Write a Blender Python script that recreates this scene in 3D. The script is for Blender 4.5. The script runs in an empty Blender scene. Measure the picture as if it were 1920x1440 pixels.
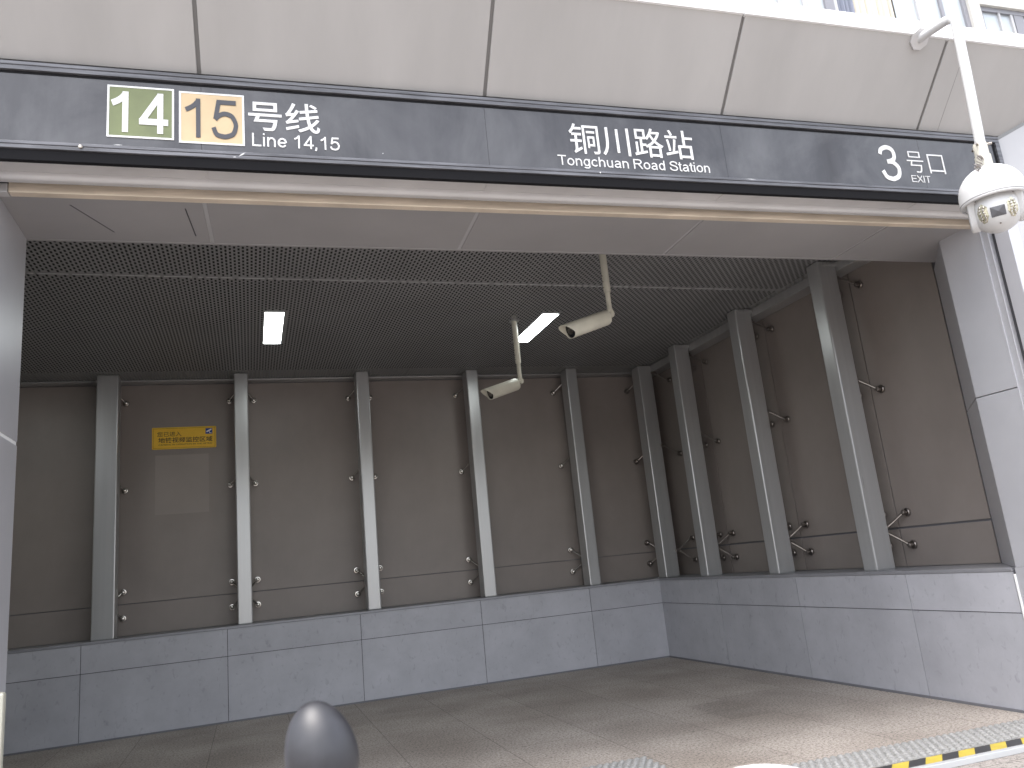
import bpy, bmesh, math, random
from mathutils import Vector, Matrix
random.seed(7)
SC = bpy.context.scene
COL = SC.collection
R = math.radians

# ------------------------------------------------------------------ camera
CAMH = 1.4
FOCAL, PITCH, ROLL, YAW = 1465.336, 0.2263, -0.0986, 0.3362
cam = bpy.data.cameras.new('camera'); camo = bpy.data.objects.new('camera', cam); COL.objects.link(camo)
cam.sensor_width = 36.0; cam.sensor_fit = 'HORIZONTAL'; cam.lens = FOCAL * 36 / 1920
cam.clip_start = 0.05; cam.clip_end = 600
cy, sy, cp, sp = math.cos(YAW), math.sin(YAW), math.cos(PITCH), math.sin(PITCH)
fw = Vector((sy*cp, cy*cp, sp)); rt = Vector((cy, -sy, 0)); up = rt.cross(fw)
r2 = rt*math.cos(ROLL) + up*math.sin(ROLL); u2 = -rt*math.sin(ROLL) + up*math.cos(ROLL)
M = Matrix(((r2.x, u2.x, -fw.x, 0), (r2.y, u2.y, -fw.y, 0), (r2.z, u2.z, -fw.z, CAMH), (0, 0, 0, 1)))
camo.matrix_world = M
cam.dof.use_dof = True; cam.dof.focus_distance = 7.5; cam.dof.aperture_fstop = 5.5
SC.camera = camo

# ------------------------------------------------------------------ world, sun, exposure
SUN_EL, SUN_AZ = 70.0, 228.0         # hazy sky, veiled sun in front of the entrance and to the left
w = bpy.data.worlds.new('World'); SC.world = w; w.use_nodes = True
nt = w.node_tree; bg = nt.nodes['Background']
sky = nt.nodes.new('ShaderNodeTexSky'); sky.sky_type = 'NISHITA'; sky.sun_disc = False
sky.sun_elevation = R(SUN_EL); sky.sun_rotation = R(SUN_AZ)
sky.air_density = 1.0; sky.dust_density = 3.5; sky.ozone_density = 1.0
hs = nt.nodes.new('ShaderNodeHueSaturation'); hs.inputs['Saturation'].default_value = .36   # hazy, whitish city sky
nt.links.new(sky.outputs[0], hs.inputs['Color']); nt.links.new(hs.outputs[0], bg.inputs[0]); bg.inputs[1].default_value = 0.15
sd = bpy.data.lights.new('sun', 'SUN'); sd.energy = 0.5; sd.angle = R(40); sd.color = (1, .95, .88)
so = bpy.data.objects.new('sun', sd); COL.objects.link(so)
az = R(SUN_AZ); el = R(SUN_EL)
sdir = Vector((math.sin(az)*math.cos(el), math.cos(az)*math.cos(el), math.sin(el)))
so.rotation_euler = sdir.to_track_quat('Z', 'Y').to_euler(); so.location = (0, 0, 30)
SC.view_settings.view_transform = 'Standard'; SC.view_settings.look = 'None'
SC.view_settings.gamma = 1; SC.view_settings.exposure = 2.05
SC.cycles.max_bounces = 10; SC.cycles.diffuse_bounces = 6
SC.cycles.use_denoising = True

# ------------------------------------------------------------------ helpers
def mat(name, col, rough=.5, metal=0., var=.0, vscale=(3, 3, 3), col2=None, bump=0., bscale=60, spec=.5, coat=0., emit=None, estr=0.):
    m = bpy.data.materials.new(name); m.use_nodes = True
    n = m.node_tree.nodes; l = m.node_tree.links; p = n['Principled BSDF']
    p.inputs['Base Color'].default_value = (*col, 1); p.inputs['Roughness'].default_value = rough
    p.inputs['Metallic'].default_value = metal; p.inputs['Specular IOR Level'].default_value = spec
    p.inputs['Coat Weight'].default_value = coat; p.inputs['Coat Roughness'].default_value = .08
    tc = n.new('ShaderNodeTexCoord')
    if var or col2:
        mp = n.new('ShaderNodeMapping'); mp.inputs['Scale'].default_value = vscale
        l.new(tc.outputs['Object'], mp.inputs[0])
        nz = n.new('ShaderNodeTexNoise'); nz.inputs['Scale'].default_value = 1; nz.inputs['Detail'].default_value = 6
        nz.inputs['Roughness'].default_value = .6
        l.new(mp.outputs[0], nz.inputs[0])
        cr = n.new('ShaderNodeValToRGB'); cr.color_ramp.elements[0].position = .35; cr.color_ramp.elements[1].position = .68
        c2 = col2 or tuple(min(1, c*(1+var)) for c in col)
        c1 = col if col2 else tuple(c*(1-var) for c in col)
        cr.color_ramp.elements[0].color = (*c1, 1); cr.color_ramp.elements[1].color = (*c2, 1)
        l.new(nz.outputs[0], cr.inputs[0]); l.new(cr.outputs[0], p.inputs['Base Color'])
        mr = n.new('ShaderNodeMapRange'); mr.inputs['To Min'].default_value = max(0, rough-.08); mr.inputs['To Max'].default_value = min(1, rough+.1)
        l.new(nz.outputs[0], mr.inputs[0]); l.new(mr.outputs[0], p.inputs['Roughness'])
    if bump:
        nb = n.new('ShaderNodeTexNoise'); nb.inputs['Scale'].default_value = bscale; nb.inputs['Detail'].default_value = 3
        l.new(tc.outputs['Object'], nb.inputs[0])
        b = n.new('ShaderNodeBump'); b.inputs['Strength'].default_value = bump; b.inputs['Distance'].default_value = .01
        l.new(nb.outputs[0], b.inputs['Height']); l.new(b.outputs[0], p.inputs['Normal'])
    if emit:
        p.inputs['Emission Color'].default_value = (*emit, 1); p.inputs['Emission Strength'].default_value = estr
    return m

class MB:
    def __init__(s): s.v = []; s.f = []; s.mi = []; s.cur = 0
    def add(s, vs, fs):
        b = len(s.v); s.v += [Vector(v) for v in vs]; s.f += [[b+i for i in f] for f in fs]; s.mi += [s.cur]*len(fs); return s
    def box(s, x0, x1, y0, y1, z0, z1, T=None):
        vs = [Vector((x, y, z)) for z in (z0, z1) for y in (y0, y1) for x in (x0, x1)]
        if T: vs = [T(v) for v in vs]
        return s.add(vs, [(0, 2, 3, 1), (4, 5, 7, 6), (0, 1, 5, 4), (2, 6, 7, 3), (0, 4, 6, 2), (1, 3, 7, 5)])
    def prism(s, poly, a, b, T):           # poly: 2-D points, extruded a..b, T(p, q, t) -> world
        n = len(poly); vs = [T(p, q, a) for p, q in poly] + [T(p, q, b) for p, q in poly]
        fs = [tuple(range(n))[::-1], tuple(range(n, 2*n))] + [(i, (i+1) % n, n+(i+1) % n, n+i) for i in range(n)]
        return s.add(vs, fs)
    def tube(s, path, r, seg=14, cap=True):
        path = [Vector(p) for p in path]; rs = r if isinstance(r, (list, tuple)) else [r]*len(path)
        rings = []; prev = None
        for i, p in enumerate(path):
            d = (path[min(i+1, len(path)-1)] - path[max(i-1, 0)]).normalized()
            if prev is None: a = d.orthogonal().normalized()
            else: a = (prev - d*prev.dot(d)).normalized()
            prev = a; bb = d.cross(a)
            rings.append([p + (a*math.cos(t)+bb*math.sin(t))*rs[i] for t in [2*math.pi*k/seg for k in range(seg)]])
        vs = [q for g in rings for q in g]; fs = []
        for i in range(len(path)-1):
            for k in range(seg):
                fs.append((i*seg+k, i*seg+(k+1) % seg, (i+1)*seg+(k+1) % seg, (i+1)*seg+k))
        if cap: fs += [tuple(range(seg))[::-1], tuple(range((len(path)-1)*seg, len(path)*seg))]
        return s.add(vs, fs)
    def lathe(s, prof, T, seg=40):         # prof: (r, h) ; T maps local (x,y,z)
        vs = []; fs = []
        for r_, h in prof:
            for k in range(seg):
                t = 2*math.pi*k/seg; vs.append(T(Vector((r_*math.cos(t), r_*math.sin(t), h))))
        for i in range(len(prof)-1):
            for k in range(seg): fs.append((i*seg+k, i*seg+(k+1) % seg, (i+1)*seg+(k+1) % seg, (i+1)*seg+k))
        fs += [tuple(range(seg))[::-1], tuple(range((len(prof)-1)*seg, len(prof)*seg))]
        return s.add(vs, fs)
    def build(s, name, m, parent=None, bevel=0., smooth=False, origin=None, recalc=True, weld=False):
        o_ = Vector(origin) if origin is not None else (parent_world(parent) if parent else Vector())
        me = bpy.data.meshes.new(name)
        me.from_pydata([tuple(v - o_) for v in s.v], [], s.f)
        ms = m if isinstance(m, (list, tuple)) else [m]
        for q in ms: me.materials.append(q)
        if len(ms) > 1: me.polygons.foreach_set('material_index', s.mi)
        if recalc:
            bm = bmesh.new(); bm.from_mesh(me); bmesh.ops.recalc_face_normals(bm, faces=bm.faces[:]); bm.to_mesh(me); bm.free()
        me.validate(); me.update()
        if smooth:
            me.shade_smooth(); me.set_sharp_from_angle(angle=R(35))
        ob = bpy.data.objects.new(name, me); COL.objects.link(ob)
        if parent: ob.parent = parent
        if origin is not None:
            ob.location = o_ - (parent_world(parent) if parent else Vector())
        if bevel:
            md = ob.modifiers.new('bevel', 'BEVEL'); md.width = bevel; md.segments = 2; md.limit_method = 'ANGLE'; md.angle_limit = R(40)
        return ob

def parent_world(p):
    v = Vector()
    while p: v += p.location; p = p.parent
    return v
def tag(o, label=None, cat=None, group=None, kind=None):
    if label: o['label'] = label
    if cat: o['category'] = cat
    if group: o['group'] = group
    if kind: o['kind'] = kind
    return o
def thing(name, label, cat, loc=(0, 0, 0), group=None):
    o = bpy.data.objects.new(name, None); COL.objects.link(o); o.location = loc; o.empty_display_size = .1
    return tag(o, label, cat, group)
def copy_tree(o, parent=None):
    c = o.copy(); COL.objects.link(c); c.parent = parent
    for ch in list(o.children): copy_tree(ch, c)
    return c

# facade frame: s along the facade, v into the building, z up
FA = R(-2.3); FO = Vector((2.1, 4.45, 0)); FU = Vector((math.cos(FA), math.sin(FA), 0)); FV = Vector((-math.sin(FA), math.cos(FA), 0))
def F(s, v, z): return FO + FU*s + FV*v + Vector((0, 0, z))
def FT(p): return F(p.x, p.y, p.z)

# ------------------------------------------------------------------ stroke lettering (grotesque capitals, figures, lower case)
def arc(cx, cy, rx, ry, a0, a1, n=18): return [(cx+rx*math.cos(R(a0+(a1-a0)*i/n)), cy+ry*math.sin(R(a0+(a1-a0)*i/n))) for i in range(n+1)]
def cat(pts, n=7):
    out = []; P = [pts[0]]+list(pts)+[pts[-1]]
    for i in range(1, len(P)-2):
        p0, p1, p2, p3 = P[i-1:i+3]
        for k in range(n):
            t = k/n
            out.append(tuple(.5*(2*p1[j]+(p2[j]-p0[j])*t+(2*p0[j]-5*p1[j]+4*p2[j]-p3[j])*t*t+(3*p1[j]-p0[j]-3*p2[j]+p3[j])*t**3) for j in (0, 1)))
    return out+[pts[-1]]
def glyph(ch, w):
    h = w/2; xh = .725; b = h
    G = {
     'T': (.853, [[(.03, 1-h), (.82, 1-h)], [(.425, 1-w), (.425, 0)]]),
     'o': (.777, [arc(.388, xh/2, .275, xh/2-h, 0, 360, 30)]),
     'n': (.777, [[(.14, 0), (.14, xh)], arc(.385, .42, .235, xh-h-.42, 175, 0)+[(.62, 0)]]),
     'h': (.777, [[(.14, 0), (.14, 1)], arc(.385, .42, .235, xh-h-.42, 175, 0)+[(.62, 0)]]),
     'u': (.777, [[(.62, 0), (.62, xh)], [(.15, xh)]+arc(.385, .3, .235, .3-h, 180, 355)]),
     'c': (.70, [arc(.375, xh/2, .27, xh/2-h, 38, 322, 26)]),
     'e': (.777, [[(.13, xh/2), (.62, xh/2)], arc(.385, xh/2, .27, xh/2-h, 0, 325, 28)]),
     'd': (.777, [[(.62, 0), (.62, 1)], arc(.365, xh/2, .245, xh/2-h, 0, 360, 28)]),
     'g': (.777, [[(.62, xh)]+[(.62, 0)]+arc(.37, -.03, .25, .2-h, 0, -160), arc(.365, xh/2+.01, .245, xh/2-h, 0, 360, 28)]),
     'a': (.777, [arc(.37, .5, .235, xh-h-.5, 160, 0, 12)+[(.605, .1), (.65, 0)], cat([(.6, .42), (.42, .385), (.22, .34), (.115, .205), (.2, .08), (.33, b), (.48, .095), (.6, .21)])]),
     't': (.388, [[(.19, .93), (.19, .17)]+arc(.29, .17, .1, .17-h, 180, 270, 6)+[(.37, h)], [(.03, xh-h+.02), (.36, xh-h+.02)]]),
     'i': (.31, [[(.155, 0), (.155, xh)], [(.155, 1-w), (.155, 1)]]),
     'R': (1.0, [[(.13, 0), (.13, 1)], [(.13, 1-h), (.55, 1-h)]+arc(.57, .74, .27, .26-h, 90, -90)+[(.13, .48+h)], [(.52, .5), (.66, .36), (.91, 0)]]),
     'S': (.93, [cat([(.80, .70), (.74, .86), (.47, 1-h), (.21, .88), (.15, .735), (.25, .6), (.48, .525), (.72, .43), (.81, .275), (.72, .12), (.47, h), (.19, .13), (.1, .34)])]),
     'L': (.76, [[(.14, 1), (.14, h), (.72, h)]]),
     'E': (.93, [[(.14, 0), (.14, 1)], [(.14, 1-h), (.83, 1-h)], [(.14, .53), (.79, .53)], [(.14, h), (.86, h)]]),
     'X': (.93, [[(.07, 1), (.87, 0)], [(.86, 1), (.05, 0)]]),
     'I': (.388, [[(.19, 0), (.19, 1)]]),
     '1': (.777, [[(.46, 0), (.46, 1)], cat([(.45, .93), (.36, .83), (.25, .755), (.13, .70)])]),
     '4': (.777, [[(.56, 0), (.56, 1)], [(.54, .93), (.10, .30)], [(.03, .28), (.76, .28)]]),
     '5': (.777, [[(.70, 1-h), (.23, 1-h), (.145, .50)], cat([(.135, .49), (.24, .59), (.40, .645), (.58, .59), (.67, .45), (.69, .32), (.62, .14), (.46, h+.005), (.33, h), (.17, .11), (.09, .28)])]),
     '3': (.777, [cat([(.10, .74), (.16, .87), (.36, 1-h), (.55, .89), (.61, .75), (.55, .61), (.38, .545), (.31, .54)]), cat([(.31, .54), (.50, .53), (.66, .41), (.68, .28), (.61, .14), (.45, h+.01), (.36, h), (.18, .11), (.08, .28)])]),
     ',': (.388, [[(.17, .14), (.17, 0), (.11, -.13)]]),
     ' ': (.36, []),
    }
    return G[ch]
def ribbons(text, w, track=0.):
    x = 0; out = []
    for ch in text:
        adv, st = glyph(ch, w)
        for p in st: out.append([(x+a, c) for a, c in p])
        x += adv+track
    return out
def lettering(text, weight, rect, P, name, m, parent, depth=.004, track=0., italic=0.):
    """P(s, z, d) -> world, d in front of the plane; rect = s0, s1, z0, z1 of the inked box"""
    rb = ribbons(text, weight, track); mb = MB(); h = weight/2
    quads = []
    for k, p in enumerate(rb):
        n = len(p); L = []; Rr = []
        closed = n > 3 and abs(p[0][0]-p[-1][0]) < 1e-5 and abs(p[0][1]-p[-1][1]) < 1e-5
        for i in range(n):
            a = Vector(p[i-1] if i else (p[-2] if closed else p[0])); b = Vector(p[i]); c = Vector(p[i+1] if i < n-1 else (p[1] if closed else p[-1]))
            d1 = (b-a); d2 = (c-b)
            if d1.length < 1e-9: d1 = d2
            if d2.length < 1e-9: d2 = d1
            d1.normalize(); d2.normalize(); n1 = Vector((-d1.y, d1.x)); n2 = Vector((-d2.y, d2.x)); nn = (n1+n2)
            if nn.length < 1e-6: nn = n1
            nn.normalize(); k2 = h/max(.45, nn.dot(n1)); L.append(b+nn*k2); Rr.append(b-nn*k2)
        quads.append((k, L, Rr))
    xs = [q.x for _, L, R_ in quads for q in L+R_]
    x0, x1 = min(xs), max(xs); z0, z1 = (0, 1)
    if text.islower(): z1 = .725
    sx = (rect[1]-rect[0])/(x1-x0); sz = (rect[3]-rect[2])/(z1-z0)
    def Q(q, d): return P(rect[0]+(q.x-x0)*sx+italic*(q.y)*sz, rect[2]+(q.y-z0)*sz, d)
    for k, L, R_ in quads:
        top = depth+.00035*(k % 5); n = len(L)
        vs = [Q(q, top) for q in L]+[Q(q, top) for q in R_]+[Q(q, -.001) for q in L]+[Q(q, -.001) for q in R_]
        fs = []
        for i in range(n-1):
            fs += [(i, i+1, n+i+1, n+i), (i, 2*n+i, 2*n+i+1, i+1), (n+i, n+i+1, 3*n+i+1, 3*n+i)]
        fs += [(0, n, 3*n, 2*n), (n-1, 3*n-1, 4*n-1, 2*n-1)]
        mb.add(vs, fs)
    return mb.build(name, m, parent)
def cjk(text, rect, P, name, m, parent, off=.012, depth=.004):
    cu = bpy.data.curves.new('t', 'FONT'); cu.body = text; cu.size = 1; cu.offset = off; cu.extrude = .5; cu.resolution_u = 4
    ob = bpy.data.objects.new('t', cu); COL.objects.link(ob)
    dg = bpy.context.evaluated_depsgraph_get(); dg.update()
    me = bpy.data.meshes.new_from_object(ob.evaluated_get(dg))
    bpy.data.objects.remove(ob); bpy.data.curves.remove(cu)
    xs = [v.co.x for v in me.vertices]; ys = [v.co.y for v in me.vertices]
    x0, x1, y0, y1 = min(xs), max(xs), min(ys), max(ys); pw = parent_world(parent)
    for v in me.vertices:
        s = rect[0]+(v.co.x-x0)/(x1-x0)*(rect[1]-rect[0]); z = rect[2]+(v.co.y-y0)/(y1-y0)*(rect[3]-rect[2])
        v.co = P(s, z, depth if v.co.z > 0 else -.001) - pw
    me.name = name; me.materials.clear(); me.materials.append(m)
    o = bpy.data.objects.new(name, me); COL.objects.link(o); o.parent = parent
    return o

# ------------------------------------------------------------------ materials
def slab_mat(name, axis, joints, base, spread):
    """stone cladding: slab-to-slab tone, cloudy mottling, scuffs"""
    m = bpy.data.materials.new(name); m.use_nodes = True; n = m.node_tree.nodes; l = m.node_tree.links; p = n['Principled BSDF']
    p.inputs['Roughness'].default_value = .55; p.inputs['Specular IOR Level'].default_value = .4
    tc = n.new('ShaderNodeTexCoord'); at = n.new('ShaderNodeAttribute'); at.attribute_name = 'tone'
    nz = n.new('ShaderNodeTexNoise'); nz.inputs['Scale'].default_value = 2.2; nz.inputs['Detail'].default_value = 9; nz.inputs['Roughness'].default_value = .65
    l.new(tc.outputs['Object'], nz.inputs[0])
    cr = n.new('ShaderNodeValToRGB'); cr.color_ramp.elements[0].position = .3; cr.color_ramp.elements[1].position = .72
    cr.color_ramp.elements[0].color = (*[c*.86 for c in base], 1); cr.color_ramp.elements[1].color = (*[c*1.08 for c in base], 1)
    l.new(nz.outputs[0], cr.inputs[0])
    # dark scuffs
    mp = n.new('ShaderNodeMapping'); mp.inputs['Scale'].default_value = (9, 9, 6.0); mp.inputs['Rotation'].default_value = (0, .3, .2)
    l.new(tc.outputs['Object'], mp.inputs[0])
    n2 = n.new('ShaderNodeTexNoise'); n2.inputs['Scale'].default_value = 2.3; n2.inputs['Detail'].default_value = 8; n2.inputs['Distortion'].default_value = .8
    l.new(mp.outputs[0], n2.inputs[0])
    c2 = n.new('ShaderNodeValToRGB'); c2.color_ramp.elements[0].position = .60; c2.color_ramp.elements[1].position = .74
    c2.color_ramp.elements[0].color = (1, 1, 1, 1); c2.color_ramp.elements[1].color = (.62, .62, .63, 1)
    l.new(n2.outputs[0], c2.inputs[0])
    mx = n.new('ShaderNodeMix'); mx.data_type = 'RGBA'; mx.blend_type = 'MULTIPLY'; mx.inputs[0].default_value = .55
    l.new(cr.outputs[0], mx.inputs[6]); l.new(c2.outputs[0], mx.inputs[7])
    m3 = n.new('ShaderNodeMix'); m3.data_type = 'RGBA'; m3.blend_type = 'MULTIPLY'; m3.inputs[0].default_value = 1
    l.new(mx.outputs[2], m3.inputs[6]); l.new(at.outputs['Color'], m3.inputs[7]); l.new(m3.outputs[2], p.inputs['Base Color'])
    return m
def floor_mat(name, base, dark, x0, pitch, y0, warm=1.):
    m = bpy.data.materials.new(name); m.use_nodes = True; n = m.node_tree.nodes; l = m.node_tree.links; p = n['Principled BSDF']
    p.inputs['Roughness'].default_value = .62; p.inputs['Specular IOR Level'].default_value = .35
    tc = n.new('ShaderNodeTexCoord')
    sep = n.new('ShaderNodeSeparateXYZ'); l.new(tc.outputs['Object'], sep.inputs[0])
    cmb = n.new('ShaderNodeCombineXYZ')
    ay = n.new('ShaderNodeMath'); ay.operation = 'ADD'; ay.inputs[1].default_value = -y0; l.new(sep.outputs[1], ay.inputs[0])
    ax = n.new('ShaderNodeMath'); ax.operation = 'ADD'; ax.inputs[1].default_value = -x0; l.new(sep.outputs[0], ax.inputs[0])
    l.new(ay.outputs[0], cmb.inputs[0]); l.new(ax.outputs[0], cmb.inputs[1])
    br = n.new('ShaderNodeTexBrick'); br.inputs['Scale'].default_value = 1; br.inputs['Brick Width'].default_value = pitch*1.35; br.inputs['Row Height'].default_value = pitch
    br.inputs['Mortar Size'].default_value = .0032; br.inputs['Mortar Smooth'].default_value = .2; br.inputs['Bias'].default_value = 0; br.offset = .5
    br.inputs['Color1'].default_value = (1.0, 1.0, 1.0, 1); br.inputs['Color2'].default_value = (.90, .90, .90, 1); br.inputs['Mortar'].default_value = (.46, .45, .44, 1)
    l.new(cmb.outputs[0], br.inputs[0])
    v = n.new('ShaderNodeTexNoise'); v.inputs['Scale'].default_value = 52; v.inputs['Detail'].default_value = 4; v.inputs['Roughness'].default_value = .85
    l.new(tc.outputs['Object'], v.inputs[0])
    cr = n.new('ShaderNodeValToRGB'); e = cr.color_ramp.elements; e[0].position = .42; e[1].position = .56
    e[0].color = (*dark, 1); e[1].color = (*base, 1)
    e2 = cr.color_ramp.elements.new(.385); e2.color = (*[c*.25 for c in dark], 1)
    l.new(v.outputs[0], cr.inputs[0])
    big = n.new('ShaderNodeTexNoise'); big.inputs['Scale'].default_value = 1.1; big.inputs['Detail'].default_value = 6
    l.new(tc.outputs['Object'], big.inputs[0])
    c2 = n.new('ShaderNodeValToRGB'); c2.color_ramp.elements[0].position = .35; c2.color_ramp.elements[1].position = .66
    c2.color_ramp.elements[0].color = (.70, .68, .66, 1); c2.color_ramp.elements[1].color = (1, 1, 1, 1); l.new(big.outputs[0], c2.inputs[0])
    a = n.new('ShaderNodeMix'); a.data_type = 'RGBA'; a.blend_type = 'MULTIPLY'; a.inputs[0].default_value = 1
    l.new(cr.outputs[0], a.inputs[6]); l.new(br.outputs['Color'], a.inputs[7])
    b = n.new('ShaderNodeMix'); b.data_type = 'RGBA'; b.blend_type = 'MULTIPLY'; b.inputs[0].default_value = 1
    l.new(a.outputs[2], b.inputs[6]); l.new(c2.outputs[0], b.inputs[7]); l.new(b.outputs[2], p.inputs['Base Color'])
    bp = n.new('ShaderNodeBump'); bp.inputs['Strength'].default_value = .35; bp.inputs['Distance'].default_value = .004
    l.new(v.outputs[0], bp.inputs['Height']); l.new(bp.outputs[0], p.inputs['Normal'])
    return m
def sign_mat():
    m = bpy.data.materials.new('sign_face'); m.use_nodes = True; n = m.node_tree.nodes; l = m.node_tree.links; p = n['Principled BSDF']
    tc = n.new('ShaderNodeTexCoord'); mp = n.new('ShaderNodeMapping'); mp.inputs['Scale'].default_value = (7, 7, .9)
    l.new(tc.outputs['Object'], mp.inputs[0])
    nz = n.new('ShaderNodeTexNoise'); nz.inputs['Scale'].default_value = 1; nz.inputs['Detail'].default_value = 7; nz.inputs['Roughness'].default_value = .6
    l.new(mp.outputs[0], nz.inputs[0])
    cr = n.new('ShaderNodeValToRGB'); e = cr.color_ramp.elements; e[0].position = .34; e[1].position = .72
    e[0].color = (.026, .025, .029, 1); e[1].color = (.050, .049, .055, 1); l.new(nz.outputs[0], cr.inputs[0])
    l.new(cr.outputs[0], p.inputs['Base Color'])
    mr = n.new('ShaderNodeMapRange'); mr.inputs['To Min'].default_value = .16; mr.inputs['To Max'].default_value = .30
    l.new(nz.outputs[0], mr.inputs[0]); l.new(mr.outputs[0], p.inputs['Roughness'])
    p.inputs['Specular IOR Level'].default_value = .6
    n3 = n.new('ShaderNodeTexNoise'); n3.inputs['Scale'].default_value = 1.3; n3.inputs['Detail'].default_value = 8; n3.inputs['Roughness'].default_value = .62; n3.inputs['Distortion'].default_value = .6
    l.new(tc.outputs['Object'], n3.inputs[0])
    c3 = n.new('ShaderNodeValToRGB'); c3.color_ramp.elements[0].position = .46; c3.color_ramp.elements[1].position = .78
    c3.color_ramp.elements[0].color = (0, 0, 0, 1); c3.color_ramp.elements[1].color = (.75, .75, .75, 1); l.new(n3.outputs[0], c3.inputs[0])
    mx = n.new('ShaderNodeMix'); mx.data_type = 'RGBA'; l.new(c3.outputs[0], mx.inputs[0]); l.new(cr.outputs[0], mx.inputs[6])
    mx.inputs[7].default_value = (.13, .13, .135, 1); l.new(mx.outputs[2], p.inputs['Base Color'])
    return m
MT = {}
MT['steel'] = mat('painted_steel', (.46, .46, .46), .30, .5, .05, (14, 14, .5))
MT['steel_dark'] = mat('shadow_gap_metal', (.05, .05, .055), .5)
MT['panel'] = mat('brown_panel', (.25, .218, .20), .42, 0, .10, (1.1, 1.1, .8), spec=.35)
MT['panel_joint'] = mat('sealant', (.15, .15, .165), .6)
MT['chrome'] = mat('stainless', (.55, .52, .48), .24, 1, .1, (30, 30, 30))
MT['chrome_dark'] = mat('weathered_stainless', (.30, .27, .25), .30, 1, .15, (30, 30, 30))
MT['coping'] = mat('coping_metal', (.27, .27, .29), .45, .2, .08, (4, 4, 4))
MT['perf'] = mat('perforated_sheet', (.30, .30, .30), .5, .1, .08, (1.3, 1.3, 1.3))
MT['void'] = mat('ceiling_void', (.012, .012, .013), .9)
MT['lamp'] = mat('lamp_diffuser', (.9, .92, .92), .4, emit=(.93, 1, .98), estr=5)
MT['lampframe'] = mat('lamp_frame', (.5, .5, .5), .4)
MT['soffit'] = mat('soffit_panel', (.36, .35, .355), .42, .15, .07, (.9, .9, .9))
MT['seamtrim_glint'] = mat('seam_trim_glint', (.46, .46, .47), .4, .1)
MT['trim'] = mat('trim_sheet', (.52, .51, .51), .42, .1, .07, (2, 2, 6))
MT['beige'] = mat('shutter_channel_steel', (.74, .64, .52), .34, .2, .16, (2.2, 2.2, 30))
MT['canopy'] = mat('canopy_sheet', (.41, .40, .392), .45, .05, .07, (1.9, .5, .5))
MT['canopy_gap'] = mat('canopy_joint', (.18, .175, .17), .6)
MT['fascia'] = mat('white_fascia', (.86, .86, .86), .4, 0, .03, (3, 3, 3))
MT['wing'] = mat('white_cladding', (.44, .44, .455), .45, 0, .03, (2, 2, 2))
MT['jamb'] = mat('jamb_sheet', (.50, .50, .53), .34, .25, .06, (1, 1, 1))
MT['signface'] = sign_mat()
MT['signframe'] = mat('sign_frame_metal', (.115, .115, .125), .34, .25, .4, (3, 3, 40))
MT['signdark'] = mat('sign_return_black', (.012, .012, .014), .7, spec=.15)
MT['letter'] = mat('white_letter', (.72, .72, .715), .4)
MT['letter_dark'] = mat('dark_numeral', (.045, .045, .055), .4)
MT['green'] = mat('green_badge', (.15, .175, .075), .45, 0, .12, (6, 6, 6))
MT['sand'] = mat('sand_badge', (.56, .42, .25), .45, 0, .07, (6, 6, 6))
MT['yellow'] = mat('yellow_plate', (.78, .47, .03), .45, 0, .06, (6, 6, 6))
MT['black'] = mat('black_print', (.03, .022, .015), .5)
MT['blue'] = mat('blue_print', (.01, .05, .28), .5)
MT['camshell'] = mat('cream_housing', (.60, .58, .49), .42, 0, .05, (9, 9, 9))
MT['camglass'] = mat('lens_glass', (.02, .02, .022), .12, 0)
MT['white'] = mat('white_enamel', (.58, .58, .58), .32, 0, .03, (8, 8, 8))
MT['yellowed'] = mat('yellowed_white', (.52, .50, .43), .4, 0, .08, (20, 20, 20))
MT['led'] = mat('led_reflector', (.62, .60, .46), .2, .5, .35, (60, 60, 60))
MT['lensgrey'] = mat('dome_window', (.10, .10, .11), .25)
MT['rubber_gap_shade'] = mat('gasket_gap_shade', (.25, .25, .25), .7)  # real seal ring, also the painted gap shade over the wing wall
MT['tactile'] = mat('tactile_stone', (.25, .247, .24), .6, 0, .2, (60, 60, 60), bump=.5, bscale=120)
MT['tapey'] = mat('tape_yellow', (.44, .34, .05), .5, 0, .12, (12, 12, 12))
MT['tapeb'] = mat('tape_black', (.035, .035, .038), .5, 0, .3, (12, 12, 12))
MT['nosing'] = mat('nosing_metal', (.48, .49, .5), .35, .3)
MT['winframe'] = mat('window_frame_white', (.42, .42, .43), .4)
MT['winframe_dark'] = mat('window_frame_grey', (.22, .22, .24), .4)
MT['pane'] = mat('sky_tinted_glass', (.42, .46, .49), .06, 0, spec=1.0)  # pale blue-grey base colour stands in for the reflected sky
MT['curtain'] = mat('cream_curtain', (.56, .53, .46), .8, 0, .1, (20, 20, 1))
MT['curtain_grey'] = mat('grey_curtain', (.22, .24, .30), .8, 0, .1, (20, 20, 1))
MT['render'] = mat('building_render', (.50, .49, .46), .7, 0, .05, (1.5, 1.5, 1.5), bump=.2)
MT['egg'] = mat('dark_gloss_plastic', (.018, .018, .023), .44, 0, .25, (30, 30, 30), spec=.7)
MT['palepost'] = mat('pale_metal_post', (.55, .54, .46), .4, .3)
MT['mark'] = mat('faded_patch', (.285, .248, .225), .55, 0, .05, (2, 2, 2))
MT['slab'] = slab_mat('stone_slab', 0, None, (.43, .43, .46), .1)
MT['floor'] = floor_mat('granite_floor', (.50, .445, .40), (.27, .24, .215), 1.12, .75, 6.35)
MT['pave'] = floor_mat('granite_paving', (.38, .35, .33), (.22, .20, .185), 1.4, .6, .3)

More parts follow.
